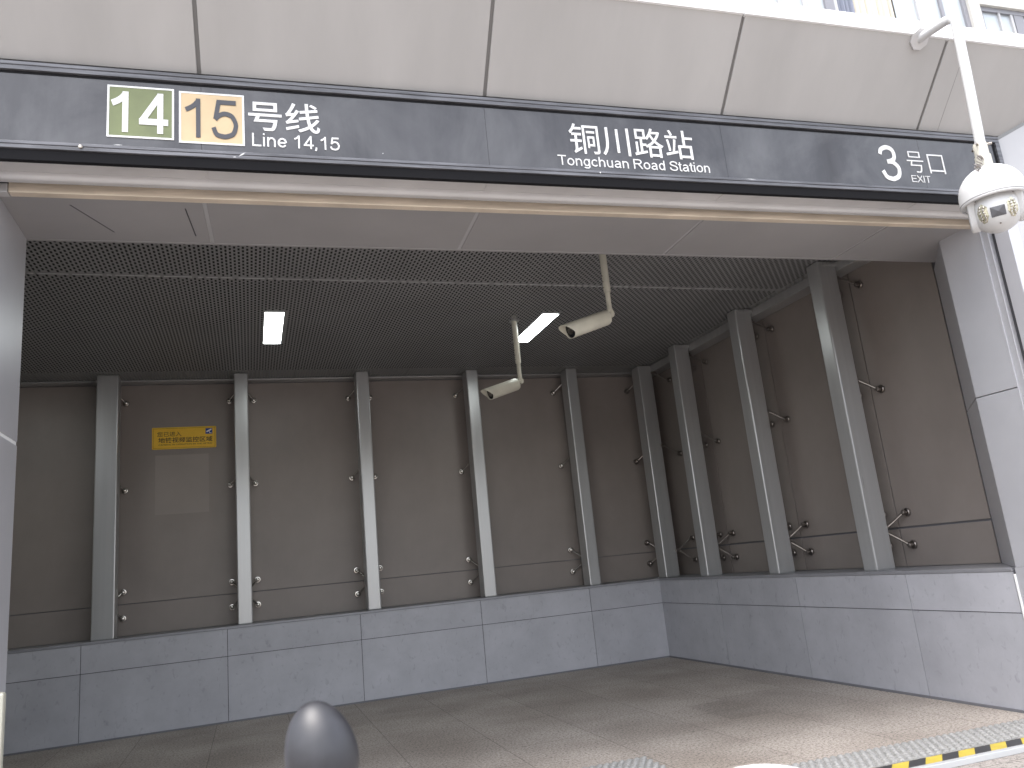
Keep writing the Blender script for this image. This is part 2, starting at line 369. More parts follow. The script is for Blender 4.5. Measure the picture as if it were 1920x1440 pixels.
# ------------------------------------------------------------------ setting: ground
D, X0, ZL, ZJ, ZC = 9.873, 5.3015, 1.027, .7036, 4.05
PY, PX = D+.10, X0+.10            # front planes of the posts
GY, GX = D+.53, X0+.53            # panel planes
EY0, EY1 = 4.12, 4.12
mb = MB()
a_, b_ = F(-12, -.49, 0), F(12, -.49, 0)
mb.add([(-4.3, F(-6.4, -.332, 0).y, 0), (F(3.75, -.332, 0).x, F(3.75, -.332, 0).y, 0), (6.3, 4.6, 0), (6.3, D+.6, 0), (-4.3, D+.6, 0)], [(0, 1, 2, 3, 4)])
fl = mb.build('entrance_floor', MT['floor']); tag(fl, 'speckled beige granite tile floor inside the entrance', 'floor', kind='structure')
mb = MB()
mb.add([(-150, -150, -.03), (150, -150, -.03), (150, 150, -.03), (-150, 150, -.03)], [(0, 1, 2, 3)])
pv = mb.build('pavement', MT['pave']); tag(pv, 'pale granite pavement in front of the step', 'pavement', kind='structure')

# ------------------------------------------------------------------ low stone walls
def low_wall(name, label, joints, T, end0, end1):
    t = thing(name, label, 'low wall', T(0, 0, 0))
    js = [end0]+joints+[end1]; g = .0065
    mb = MB(); tones = []
    for i in range(len(js)-1):
        for (z0, z1) in ((.012, ZJ-g/2), (ZJ+g/2, ZL-.03)):
            a, b = js[i]+g/2, js[i+1]-g/2
            if b <= a: continue
            poly = [(a, 0), (b, 0), (b, .03), (a, .03)]
            nf = len(mb.f); mb.prism(poly, z0, z1, lambda p, q, t_: T(p, q, t_)); tones += [1-.10*random.random()]*(len(mb.f)-nf)
    o = mb.build('stone_cladding', MT['slab'], t, recalc=True)
    ca = o.data.color_attributes.new('tone', 'FLOAT_COLOR', 'CORNER')
    for f in o.data.polygons:
        c = tones[f.index]
        for li in f.loop_indices: ca.data[li].color = (c, c, c*1.01, 1)
    mb = MB(); mb.prism([(js[0], .012), (js[-1], .012), (js[-1], .56), (js[0], .56)], 0, ZL-.035, lambda p, q, t_: T(p, q, t_))
    mb.build('core', MT['steel_dark'], t)
    mb = MB(); mb.prism([(js[0], -.004), (js[-1], -.004), (js[-1], .56), (js[0], .56)], ZL-.028, ZL, lambda p, q, t_: T(p, q, t_))
    mb.build('coping', MT['coping'], t, bevel=.003)
    return t
BT = lambda p, q, z: Vector((p, D+q, z))
low_wall('low_wall', 'grey stone slab dado under the back wall of the niche', [-3.22, -1.746, -.261, 1.240, 2.745, 4.245], BT, -4.3, X0+.001)
RT = lambda p, q, z: Vector((X0+q, D-p, z))
low_wall('low_wall', 'lavender grey stone dado along the right wall beside the tactile strip', [1.42, 2.89, 4.36], RT, -.56, 5.385)
mb = MB(); mb.box(-4.3, X0-.004, D-.012, D+.01, 0, .018); mb.box(X0-.016, X0+.01, 4.5, D+.01, 0, .018)
tag(mb.build('skirting_gap_shade', MT['panel_joint']), 'thin dark strip standing in for the shadow gap where the stone dado meets the floor', 'floor joint')  # shade of the gap at the dado foot, laid in as dark colour

# ------------------------------------------------------------------ posts with spider brackets
def clamp(mb, c, nrm):
    c = Vector(c); n_ = Vector(nrm).normalized(); a = n_.orthogonal().normalized(); b = n_.cross(a)
    T = lambda p: c + a*p.x + b*p.y + n_*p.z
    mb.lathe([(.001, 0), (.036, 0), (.039, .004), (.039, .014), (.034, .021), (.018, .023), (.016, .036), (.024, .040), (.026, .048), (.022, .060), (.013, .066), (.001, .067)], T, 20)
def bracket(parent, zc, four, dark=False, sides=(-1, 1)):
    """local frame: x along wall, y into the wall, post front at y = 0, panel at y = .43"""
    base = parent_world(parent)
    hubY = .25
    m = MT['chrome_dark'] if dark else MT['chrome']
    mb = MB(); q = lambda x, y, z: base+Vector((x, y, z))
    mb.tube([q(0, .21, zc), q(0, .275, zc)], .021, 14)
    ends = []
    for sx in sides:
        for sz in ((-1, 1) if four else (-1,)):
            e = (sx*.148, .385, zc+sz*.148); ends.append(e)
            mb.tube([q(sx*.012, hubY, zc+sz*.012), q(sx*.08, hubY+.066, zc+sz*.08), q(e[0], e[1]-.012, e[2])], [.015, .0125, .0105], 10)
    b = mb.build('spider_bracket', m, parent, smooth=True)
    for e in ends:
        mb = MB(); clamp(mb, q(e[0], .418, e[2]), (0, -1, 0))
        mb.build('glass_clamp', m, b, smooth=True)
    return b
def make_post(width, depth, label, kind='full', dark=False):
    t = thing('wall_post', label, 'steel post', (0, 0, 0), 'steel posts standing on the stone dado')
    mb = MB(); mb.box(-width/2, width/2, 0, depth, ZL-.002, ZC-.003)
    mb.build('hollow_section', MT['steel'], t, bevel=.014)
    if dark:
        mb = MB(); mb.box(-width/2-.010, width/2+.010, .05, depth+.012, ZC-.055, ZC-.012); mb.build('head_bracket', MT['steel'], t, bevel=.004)
    bracket(t, 1.375, True, dark); bracket(t, 2.855, False, dark); bracket(t, 3.93, False, dark)
    return t
proto = make_post(.165, .22, 'second grey post of the back wall, just right of the yellow sign')
proto.location = (-.067, PY, 0)
for x, lab in ((1.433, 'third grey post from the left, plain, left of the small hanging camera'),
               (2.921, 'grey post directly behind the smaller hanging camera'),
               (4.396, 'back wall post between the smaller hanging camera and the corner post')):
    c = copy_tree(proto); c.location = (x, PY, 0); c['label'] = lab
wp = make_post(.235, .22, 'widest and leftmost grey post, left of the yellow sign'); wp.location = (-1.557, PY, 0)
protoR = make_post(.17, .22, 'tall nearest post of the right wall, its head cut by the soffit', dark=True)
protoR.location = (PX, 5.935+.085, 0); protoR.rotation_euler = (0, 0, R(-90))
c = copy_tree(protoR); c.location = (PX, 7.374+.085, 0); c['label'] = 'right wall post, second nearest the entrance, bright line down its edge'
c = copy_tree(protoR); c.location = (PX, 8.80+.085, 0); c['label'] = 'right wall post next to the corner post'
# corner post
t = thing('wall_post', 'dark corner post where back wall and right wall meet', 'steel post', (PX+.02, D+.0, 0), 'steel posts standing on the stone dado')
mb = MB(); mb.box(PX+.02, PX+.24, D+.02, D+.24, ZL-.002, ZC-.003); mb.build('hollow_section', MT['steel'], t, bevel=.014)
mb = MB(); mb.box(PX+.10, PX+.255, D+.04, D+.10, ZC-.10, ZC-.012); mb.build('head_bracket', MT['steel'], t, bevel=.004)
for zc, four in ((1.375, True), (2.855, False), (3.93, False)):
    for wall in (0, 1):
        q = (lambda x, y, z: Vector((5.60+x, PY+y, z))) if wall == 0 else (lambda x, y, z: Vector((PX+y, 10.02-x-.16, z)))
        s_ = -1 if wall == 0 else 1
        mb = MB(); ends = []
        mb.tube([q(0, .21, zc), q(0, .275, zc)], .021, 14)
        for sz in ((-1, 1) if four else (-1,)):
            e = (s_*.148, .385, zc+sz*.148); ends.append(e)
            mb.tube([q(0, .25, zc), q(e[0]/2, .312, zc+sz*.075), q(e[0], .373, e[2])], [.015, .0125, .0105], 10)
        b = mb.build('spider_bracket', MT['chrome_dark'], t, smooth=True)
        for e in ends:
            mb = MB(); clamp(mb, q(e[0], .418, e[2]), (0, -1, 0) if wall == 0 else (-1, 0, 0)); mb.build('glass_clamp', MT['chrome_dark'], b, smooth=True)

# ------------------------------------------------------------------ brown wall panels
ZS = 1.385
bx = [-3.0, -1.557, -.067, 1.433, 2.921, 4.396, GX-.01]
bn = ['behind the left jamb', 'behind the yellow sign', 'right of the yellow sign', 'left of the smaller hanging camera', 'behind the smaller hanging camera', 'left of the corner post']
for i in range(6):
    for (z0, z1, w_) in ((ZL+.004, ZS-.009, 'low'), (ZS+.009, ZC-.035, 'tall')):
        mb = MB(); mb.box(bx[i]+.004, bx[i+1]-.004, GY, GY+.012, z0+(-.0045 if w_ == 'tall' else 0), z1+(.0045 if w_ == 'low' else 0))
        o = mb.build('wall_panel', MT['panel'], origin=((bx[i]+bx[i+1])/2, GY, z0), bevel=.0015)
        tag(o, '%s brown back wall panel %s' % (w_, bn[i]), 'wall panel', 'brown panels of the back wall')
ry = [D+.52, 8.885, 7.459, 6.02, 5.02]
rn = ['between corner post and its neighbour', 'between the middle right wall posts', 'left of the nearest right wall post', 'between the nearest post and the right jamb']
for i in range(4):
    for (z0, z1, w_) in ((ZL+.004, ZS-.009, 'low'), (ZS+.009, ZC-.035, 'tall')):
        mb = MB(); mb.box(GX, GX+.012, ry[i+1]+.007, ry[i]-.007, z0, z1)
        o = mb.build('wall_panel', MT['panel'], origin=(GX, (ry[i]+ry[i+1])/2, z0), bevel=.0015)
        tag(o, '%s brown right wall panel %s' % (w_, rn[i]), 'wall panel', 'brown panels of the right wall')
mb = MB(); mb.box(-4.3, GX+.05, GY+.018, GY+.05, ZL, ZC)
tag(mb.build('panel_backing', MT['panel_joint']), 'grey sealant backing seen in the joints of the brown back wall panels', 'backing')
mb = MB(); mb.box(GX+.018, GX+.05, 4.9, GY+.015, ZL, ZC)
tag(mb.build('panel_backing', MT['panel_joint']), 'grey sealant backing seen in the joints of the brown right wall panels', 'backing')
# head rails
mb = MB(); mb.box(-4.3, GX-.1, GY-.17, GY-.004, ZC-.030, ZC-.008)
tag(mb.build('head_rail', MT['steel'], bevel=.003), 'thin grey rail along the ceiling edge of the back wall', 'rail')
mb = MB(); mb.box(GX-.20, GX-.004, 4.9, GY-.2, ZC-.10, ZC-.004)
tag(mb.build('head_rail', MT['steel'], bevel=.004), 'grey rail along the ceiling edge of the right wall', 'rail')

# ------------------------------------------------------------------ perforated ceiling
ct = thing('perforated_ceiling', 'dark grey perforated metal ceiling over the entrance niche', 'ceiling', (1.5, 7.3, ZC))
mb = MB()
px_, hw, py_, hl = .033, .0165, .070, .043
xa, xb, ya, yb = -3.2, GX-.02, 4.9, GY-.02
lampr = [(.185, .365, 7.655, 8.71), (3.10, 3.29, 7.615, 8.665), (-2.74, -2.55, 7.66, 8.71)]  # third panel continues the row unseen, added to brighten the niche's left
nx = int((xb-xa)/px_)
seamY = 6.76
for i in range(nx):
    x = xa+i*px_; xm = x+(px_-hw)
    mb.add([(x, ya, ZC), (xm, ya, ZC), (xm, yb, ZC), (x, yb, ZC)], [(0, 1, 2, 3)])
    y = ya + (py_/2 if i % 2 else 0); last = ya
    seamx = abs(((x-(-.14)+.36) % .727)-.36) < px_*.55
    while y+hl < yb:
        skip = abs(y+hl/2-seamY) < .024
        for (lx0, lx1, ly0, ly1) in lampr:
            if lx0-.03 < x+.02 < lx1+.03 and y+hl > ly0-.03 and y < ly1+.03: skip = True
        if not skip:
            mb.add([(xm, last, ZC), (x+px_, last, ZC), (x+px_, y, ZC), (xm, y, ZC)], [(0, 1, 2, 3)]); last = y+hl
        y += py_
    mb.add([(xm, last, ZC), (x+px_, last, ZC), (x+px_, yb, ZC), (xm, yb, ZC)], [(0, 1, 2, 3)])
mb.add([(xa+nx*px_, ya, ZC), (GX, ya, ZC), (GX, yb, ZC), (xa+nx*px_, yb, ZC)], [(0, 1, 2, 3)])
mb.build('perforated_sheet', MT['perf'], ct, recalc=False)
mb = MB(); mb.box(-4.3, GX+.2, 4.6, GY+.2, ZC+.16, ZC+.2); mb.build('void_cover', MT['void'], ct)
mb = MB()
x = xa
while x < 4.9:
    L = random.choice((.04, .05, .09, .22)); mb.box(x, x+L, seamY-.0022, seamY+.0022, ZC-.007, ZC-.0006); x += L+random.choice((.025, .03, .03, .05))
mb.build('joint_glint', MT['seamtrim_glint'], ct)  # pale dashes imitate light glinting off the joint edge
mb = MB()
for k in range(-4, 8):
    xs = -.14+.727*k; mb.box(xs-.0012, xs+.0012, ya, yb, ZC-.0012, ZC-.0005)
mb.build('joint_line', MT['void'], ct)
for i, (x0, x1, y0, y1) in enumerate(lampr):
    t = thing('ceiling_light', ['lit ceiling panel on the left, above the yellow sign wall', 'lit ceiling panel behind the smaller hanging camera', 'unseen ceiling panel added beyond the left jamb to light the left side'][i], 'ceiling light', ((x0+x1)/2, (y0+y1)/2, ZC), 'lit strip panels in the perforated ceiling')
    mb = MB(); mb.box(x0, x1, y0, y1, ZC-.006, ZC-.003); mb.build('diffuser', MT['lamp'], t)
    mb = MB(); e = .006
    mb.box(x0-e, x0-.0005, y0-e, y1+e, ZC-.009, ZC-.001); mb.box(x1+.0005, x1+e, y0-e, y1+e, ZC-.009, ZC-.001)
    mb.box(x0, x1, y0-e, y0-.0005, ZC-.009, ZC-.001); mb.box(x0, x1, y1+.0005, y1+e, ZC-.009, ZC-.001)
    mb.build('frame', MT['lampframe'], t)

# ------------------------------------------------------------------ hanging bullet cameras
def bullet(label, px, py, zj, aim, blen, cat_group):
    t = thing('security_camera', label, 'camera', (px, py, ZC), cat_group)
    P = lambda dx, dy, z: Vector((px+dx, py+dy, z))
    mb = MB(); mb.tube([P(0, 0, zj+.20), P(0, 0, ZC+.05)], .031, 20); mb.tube([P(0, 0, zj+.005), P(0, 0, zj+.215)], .0225, 18)
    mb.tube([P(0, 0, zj+.20), P(0, 0, zj+.206)], .0295, 18); mb.tube([P(0, 0, zj+.03), P(0, 0, zj+.045)], .0275, 18)
    pole = mb.build('drop_pole', MT['camshell'], t, smooth=True)
    mb = MB(); mb.tube([P(0, 0, ZC-.012), P(0, 0, ZC-.001)], .055, 20); mb.build('flange', MT['steel'], pole, smooth=True)
    for k in range(3):
        mb = MB(); z = zj+.24+.055*k; mb.tube([P(-.024, -.006, z), P(-.043, -.010, z)], .006, 8); mb.build('bolt', MT['chrome'], pole, smooth=True)
    a = Vector(aim).normalized(); side = a.cross(Vector((0, 0, 1))).normalized(); upv = side.cross(a)
    J = P(0, 0, zj)
    mb = MB(); mb.lathe([(.001, -.02), (.034, -.02), (.038, -.012), (.038, .02), (.030, .028), (.030, .035), (.001, .035)], lambda p: J+side*p.z+a*p.x+upv*p.y, 20)
    mb.tube([J+upv*.02+Vector((0, 0, 0)), J+Vector((0, 0, .035))], .026, 14)
    mb.tube([J, J+a*.06-upv*.012], .024, 12)
    mb.build('swivel_joint', MT['camshell'], t, smooth=True)
    # housing: rounded section, lens recessed under a hood
    c0 = J + a*.05 - upv*.02
    W, H = .066, .068
    def sec(k, n=28):
        th = 2*math.pi*k/n; c, s_ = math.cos(th), math.sin(th); e = .78
        return math.copysign(abs(c)**e, c)*W, math.copysign(abs(s_)**e, s_)*H
    n = 28; mb = MB(); vs = []; rows = [(0, .62), (.006, .90), (.02, 1.0), (blen*.5, 1.0), (blen, 1.0)]
    for d, k_ in rows:
        for k in range(n):
            x, y = sec(k); vs.append(c0+a*d+side*x*k_+upv*y*k_)
    # hood cut: the underside ends earlier than the top
    rim = []
    for k in range(n):
        x, y = sec(k); ext = .075*max(0, (y/H+.35)/1.35); vs[4*n+k] = c0+a*(blen-.02+ext)+side*x+upv*y
    for k in range(n):
        x, y = sec(k); ext = .075*max(0, (y/H+.35)/1.35); vs.append(c0+a*(blen-.02+ext)+side*x*.93+upv*y*.93)
    for k in range(n):
        x, y = sec(k); vs.append(c0+a*(blen-.035)+side*x*.93+upv*y*.93)
    fs = [tuple(range(n))[::-1]]
    for i in range(6):
        for k in range(n): fs.append((i*n+k, i*n+(k+1) % n, (i+1)*n+(k+1) % n, (i+1)*n+k))
    mb.add(vs, fs); h = mb.build('housing', MT['camshell'], t, smooth=True)
    mb = MB(); mb.add([c0+a*(blen-.034)+side*sec(k)[0]*.92+upv*sec(k)[1]*.92 for k in range(n)], [tuple(range(n))]); mb.build('front_glass', MT['camglass'], h)
    mb = MB(); mb.tube([c0+a*(blen-.033)-upv*.006, c0+a*(blen-.022)-upv*.006], .026, 18); mb.build('lens', MT['chrome_dark'], h, smooth=True)
    return t
bullet('smaller hanging bullet camera deeper in the niche, beside the lit ceiling panel', 2.848, 7.869, 3.352, (-.925, -.20, -.318), .40, 'cream bullet cameras on ceiling poles')
bullet('larger hanging bullet camera nearer the entrance, pole cut by the soffit', 3.035, 5.90, 3.455, (-.915, -.21, -.345), .47, 'cream bullet cameras on ceiling poles')

# ------------------------------------------------------------------ yellow camera notice
sy_ = GY-.006
NP = lambda s, z, d: Vector((s, sy_-d, z))
t = thing('notice_plate', 'yellow metro camera notice with dark characters on the brown wall', 'sign', (-.75, sy_, 3.33))
x0, x1, z0, z1 = -1.118, -.377, 3.195, 3.468
def rrect(x0, x1, z0, z1, r, n=5):
    out = []
    for cx, cz, a0 in ((x1-r, z0+r, -90), (x1-r, z1-r, 0), (x0+r, z1-r, 90), (x0+r, z0+r, 180)):
        out += [(cx+r*math.cos(R(a0+90*i/n)), cz+r*math.sin(R(a0+90*i/n))) for i in range(n+1)]
    return out
mb = MB(); mb.prism(rrect(x0, x1, z0, z1, .012), -.005, .004, lambda p, q, d: NP(p, q, d)); mb.build('plate', MT['yellow'], t)
mb = MB(); e, wl = .013, .0025
for (a, b, c_, d_) in ((x0+e, x1-e, z0+e, z0+e+wl), (x0+e, x1-e, z1-e-wl, z1-e), (x0+e, x0+e+wl, z0+e+wl, z1-e-wl), (x1-e-wl, x1-e, z0+e+wl, z1-e-wl)):
    mb.add([NP(a, c_, .0046), NP(b, c_, .0046), NP(b, d_, .0046), NP(a, d_, .0046)], [(0, 1, 2, 3)])
mb.build('border_line', MT['black'], t)
cjk('您已进入', (x0+.058, x0+.335, z1-.115, z1-.055), NP, 'lettering', MT['black'], t, .004, .0048)
cjk('地铁视频监控区域', (x0+.072, x1-.045, z1-.195, z1-.128), NP, 'lettering', MT['black'], t, .012, .0048)
cjk('CAMERAS IN OPERATION IN THE METRO', (x0+.075, x1-.05, z0+.045, z0+.064), NP, 'lettering', MT['black'], t, .0, .0048)
mb = MB(); mb.add([NP(x1-.125, z1-.098, .0047), NP(x1-.045, z1-.098, .0047), NP(x1-.045, z1-.026, .0047), NP(x1-.125, z1-.026, .0047)], [(0, 1, 2, 3)])
pg = mb.build('pictogram', MT['blue'], t)
mb = MB()
def npoly(pts, d=.0052): mb.add([NP(x1-.125+.08*p, z1-.098+.072*q, d) for p, q in pts], [tuple(range(len(pts)))])
npoly([(.10, .32), (.16, .52), (.82, .92), (.92, .82), (.86, .66), (.22, .28)]); npoly([(.5, .42), (.58, .48), (.66, .22), (.9, .22), (.9, .13), (.58, .13)])
mb.build('camera_symbol', MT['letter'], pg)
mb = MB(); mb.add([(-1.08, GY-.0015, 2.395), (-.468, GY-.0015, 2.395), (-.468, GY-.0015, 3.12), (-1.08, GY-.0015, 3.12)], [(0, 1, 2, 3)])
tag(mb.build('poster_mark', MT['mark']), 'faint paler rectangle left on the brown panel below the yellow notice', 'mark')

# ------------------------------------------------------------------ soffit, mouldings and shutter channel of the entrance
t = thing('entrance_soffit', 'grey metal soffit panels over the mouth of the entrance', 'soffit', F(0, 0, 3.596))
ZSF = 3.596
seams = [-3.32-.0, -2.30+.0, -.675, .925, 2.50]
seams = [-3.75, -2.31, -.68, .925, 2.485, 4.1]
def vb(s): return .46+(s+3.35)/6.88*.07
for i in range(len(seams)-1):
    s0, s1 = seams[i]+.012, seams[i+1]-.012
    mb = MB(); mb.prism([(s0, -.14), (s1, -.14), (s1, vb(s1)), (s0, vb(s0))], ZSF, ZSF+.02, lambda p, q, d: F(p, q, d)); mb.build('soffit_panel', MT['soffit'], t, bevel=.002)
mb = MB()
for s in seams: mb.prism([(s-.014, -.14), (s+.014, -.14), (s+.014, vb(s)), (s-.014, vb(s))], ZSF+.006, ZSF+.018, lambda p, q, d: F(p, q, d))
mb.build('seam_strip', MT['seamtrim_glint'], t)
mb = MB(); mb.prism([(-3.9, vb(-3.9)-.004), (4.0, vb(4.0)-.004), (4.0, vb(4.0)+.02), (-3.9, vb(-3.9)+.02)], ZSF-.002, ZC+.16, lambda p, q, d: F(p, q, d)); mb.build('back_edge', MT['soffit'], t)
mb = MB(); mb.prism([(-3.9, -.14), (4.0, -.14), (4.0, .44), (-3.9, .44)], ZSF+.03, ZSF+.05, lambda p, q, d: F(p, q, d)); mb.build('backing', MT['steel_dark'], t)
for (s0, v0, s1, v1) in ((-3.02, -.02, -2.86, .33), (-2.42, -.02, -2.40, .36)):
    mb = MB(); d = .0035; mb.prism([(s0-d, v0), (s0+d, v0), (s1+d, v1), (s1-d, v1)], ZSF-.0012, ZSF-.0002, lambda p, q, z: F(p, q, z))
    mb.build('slot', MT['steel_dark'], t)
# mouldings under the sign
t = thing('lintel_moulding', 'long grey metal moulding between the sign and the beige shutter channel', 'moulding', F(0, -.3, 3.62))
js = [-3.75, -2.27, -.705, .90, 2.47, 3.4]
for i in range(len(js)-1):
    mb = MB(); mb.prism([(-.438, 3.63), (-.318, 3.63), (-.318, 3.66), (-.438, 3.66)], js[i]+.009, js[i+1]-.009, lambda v, z, s: F(s, v, z)); mb.build('underside_panel', MT['trim'], t, bevel=.002)
mb = MB(); mb.prism([(-.436, 3.634), (-.32, 3.634), (-.32, 3.655), (-.436, 3.655)], -3.75, 3.4, lambda v, z, s: F(s, v, z)); mb.build('joint_backing', MT['trim'], t)
prof = [(-.318, 3.640), (-.318, 3.6275)] + [(-.296+.022*math.cos(R(a)), 3.618+.026*math.sin(R(a))) for a in (180, 200, 220, 240, 255, 270)] + [(-.27, 3.592), (-.27, 3.64)]
mb = MB(); mb.prism(prof, -3.75, 3.4, lambda v, z, s: F(s, v, z)); mb.build('rounded_bead', MT['trim'], t, smooth=True)
mb = MB(); mb.prism([(-.27, 3.625), (-.14, 3.625), (-.14, 3.65), (-.27, 3.65)], -3.75, 3.4, lambda v, z, s: F(s, v, z)); mb.build('recess', MT['steel_dark'], t)
t = thing('shutter_channel', 'beige steel shutter channel running the full width under the sign', 'shutter channel', F(0, -.2, 3.57))
mb = MB(); mb.prism([(-.205, 3.570), (-.150, 3.570), (-.150, 3.632), (-.156, 3.632), (-.156, 3.577), (-.199, 3.577), (-.199, 3.632), (-.205, 3.632)], -3.27, 3.24, lambda v, z, s: F(s, v, z))
mb.build('channel', MT['beige'], t, bevel=.0025)
mb = MB(); mb.prism([(-.207, 3.567), (-.148, 3.567), (-.148, 3.62), (-.207, 3.62)], -3.40, -3.274, lambda v, z, s: F(s, v, z)); mb.build('end_cap', MT['trim'], t, bevel=.003)

# ------------------------------------------------------------------ station sign
SV = -.46
SP = lambda s, z, d: F(s, SV-d, z)
t = thing('station_sign', 'long dark grey sign band with white station name and line numbers', 'sign', F(0, SV, 3.93))
SZ0, SZ1, SL, SR = 3.722, 4.118, -4.6, 3.27
js = [SL, -2.29, -.683, .94, 2.56, SR]
for i in range(len(js)-1):
    mb = MB(); mb.prism([(SV, SZ0-.01), (SV+.03, SZ0-.01), (SV+.03, SZ1+.02), (SV, SZ1+.02)], js[i]+.0008, js[i+1]-.0008, lambda v, z, s: F(s, v, z)); mb.build('face_panel', MT['signface'], t)
def frame_bar(z0, z1, name):
    mb = MB(); h = z1-z0
    pr = [(SV-.004, z0), (SV-.018, z0+.001), (SV-.018, z0+h*.42), (SV-.013, z0+h*.46), (SV-.013, z0+h*.54), (SV-.018, z0+h*.58), (SV-.018, z1-.003), (SV-.012, z1), (SV+.05, z1), (SV+.05, z0)]
    mb.prism(pr, SL, SR+.045, lambda v, z, s: F(s, v, z)); return mb.build(name, MT['signframe'], t, bevel=.001)
frame_bar(SZ1+.008, 4.178, 'top_frame'); frame_bar(3.678, SZ0, 'bottom_frame')
mb = MB(); mb.prism([(SR+.006, SV-.018), (SR+.045, SV-.018), (SR+.045, SV+.04), (SR+.006, SV+.04)], SZ0+.001, SZ1+.007, lambda s, v, z: F(s, v, z)); mb.build('end_frame', MT['signframe'], t)
mb = MB(); mb.prism([(SV-.003, SZ1-.004), (SV+.01, SZ1-.004), (SV+.01, SZ1+.0075), (SV-.003, SZ1+.0075)], SL, SR, lambda v, z, s: F(s, v, z))
mb.prism([(SR-.012, SV-.003), (SR+.0055, SV-.003), (SR+.0055, SV+.01), (SR-.012, SV+.01)], SZ0+.001, SZ1-.005, lambda s, v, z: F(s, v, z))
mb.build('shadow_gap', MT['signdark'], t)
mb = MB(); mb.prism([(-.452, 3.628), (-.42, 3.628), (-.42, 3.677), (-.466, 3.677)], SL, SR+.04, lambda v, z, s: F(s, v, z)); mb.build('lower_return', MT['signdark'], t)
def badge(s0, s1, z0, z1, m, txt, wt, mt, rect):
    mb = MB(); mb.prism([(s0, z0), (s1, z0), (s1, z1), (s0, z1)], -.001, .003, lambda p, q, d: SP(p, q, d)); b = mb.build('line_badge', m, t)
    mb = MB(); e = .009
    for (a, b_, c_, d_) in ((s0-.001, s1+.001, z0-.001, z0+e), (s0-.001, s1+.001, z1-e, z1+.001), (s0-.001, s0+e, z0+e, z1-e), (s1-e, s1+.001, z0+e, z1-e)):
        mb.prism([(a, c_), (b_, c_), (b_, d_), (a, d_)], -.001, .005, lambda p, q, d: SP(p, q, d))
    mb.build('badge_border', MT['letter'], b)
    lettering(txt, wt, rect, lambda s, z, d: SP(s, z, d+.003), 'numeral', mt, b, .003)
badge(-2.752, -2.427, 3.777, 4.082, MT['green'], '14', .148, MT['letter'], (-2.735, -2.455, 3.808, 4.048))
badge(-2.400, -2.068, 3.765, 4.074, MT['sand'], '15', .118, MT['letter_dark'], (-2.372, -2.100, 3.800, 4.036))
cjk('号线', (-2.046, -1.661, 3.866, 4.050), SP, 'lettering', MT['letter'], t, .008)
lettering('Line 14,15', .118, (-2.028, -1.557, 3.768, 3.848), SP, 'lettering', MT['letter'], t)
cjk('铜川路站', (-.150, .712, 3.838, 4.048), SP, 'lettering', MT['letter'], t, .002)
lettering('Tongchuan Road Station', .105, (-.243, .808, 3.754, 3.822), SP, 'lettering', MT['letter'], t)
lettering('3', .118, (2.187, 2.356, 3.768, 4.048), SP, 'lettering', MT['letter'], t)
cjk('号', (2.428, 2.572, 3.846, 4.012), SP, 'lettering', MT['letter'], t, -.012)
cjk('口', (2.616, 2.756, 3.846, 3.998), SP, 'lettering', MT['letter'], t, -.012)
lettering('EXIT', .085, (2.437, 2.600, 3.769, 3.821), SP, 'lettering', MT['letter'], t)
for (s0, z0, ln, wd, an) in ((-2.10, 3.690, .045, .007, .6), (-2.13, 3.686, .018, .004, 0), (-1.32, 3.755, .006, .006, .3), (.02, 3.70, .012, .010, 1.2), (-2.72, 3.722, .05, .003, 0), (1.05, 3.715, .09, .003, 0)):
    mb = MB(); ca, sa = math.cos(an), math.sin(an); q = lambda a, b: SP(s0+a*ca-b*sa, z0+a*sa+b*ca, .0188)
    mb.add([q(0, 0), q(ln*.6, -wd*.4), q(ln, wd*.2), q(ln*.5, wd*.7)], [(0, 1, 2, 3)]); mb.build('scratch', MT['letter'], t)
mb = MB(); mb.lathe([(.001, 0), (.012, 0), (.012, .006), (.007, .010), (.001, .011)], lambda p: F(-2.869+p.x, SV-.018-p.z, 3.70+p.y), 6); mb.build('screw', MT['chrome'], t)

# ------------------------------------------------------------------ canopy
CA = R(48)
def CN(s, d, h): return F(s, -.44-d*math.cos(CA)-h*math.sin(CA)*-1, 4.205+d*math.sin(CA)+h*math.cos(CA))
t = thing('canopy', 'broad beige metal canopy sloping up and out above the sign', 'canopy', F(0, -.44, 4.2))
cs = [-5.5, -3.93, -2.30, -.665, .985, 2.61, 4.24, 5.9]; CL = .62
for i in range(len(cs)-1):
    mb = MB(); mb.prism([(cs[i]+.011, .0), (cs[i+1]-.011, .0), (cs[i+1]-.011, CL), (cs[i]+.011, CL)], .0, .02, lambda s, d, h: CN(s, d, h)); mb.build('canopy_panel', MT['canopy'], t, bevel=.0035)
mb = MB(); mb.prism([(-5.5, 0), (5.9, 0), (5.9, CL), (-5.5, CL)], .012, .03, lambda s, d, h: CN(s, d, h)); mb.build('joint_backing', MT['canopy_gap'], t)
mb = MB(); mb.prism([(2.79, .01), (2.7922, .01), (2.7922, .45), (2.79, .45)], -.0008, .001, lambda s, d, h: CN(s, d, h)); mb.build('hairline_joint', MT['canopy_gap'], t)
vf = -.44-CL*math.cos(CA); zf = 4.205+CL*math.sin(CA)
for i in range(len(cs)-1):
    mb = MB(); mb.prism([(cs[i]+.004, vf-.012), (cs[i+1]-.004, vf-.012), (cs[i+1]-.004, vf+.03), (cs[i]+.004, vf+.03)], zf-.006, zf+.105, lambda s, v, z: F(s, v, z)); mb.build('fascia', MT['fascia'], t, bevel=.004)
mb = MB(); mb.prism([(-5.5, vf+.0), (5.9, vf+.0), (5.9, .58), (-5.5, .58)], zf+.085, zf+.10, lambda s, v, z: F(s, v, z)); mb.build('canopy_top', MT['canopy'], t)

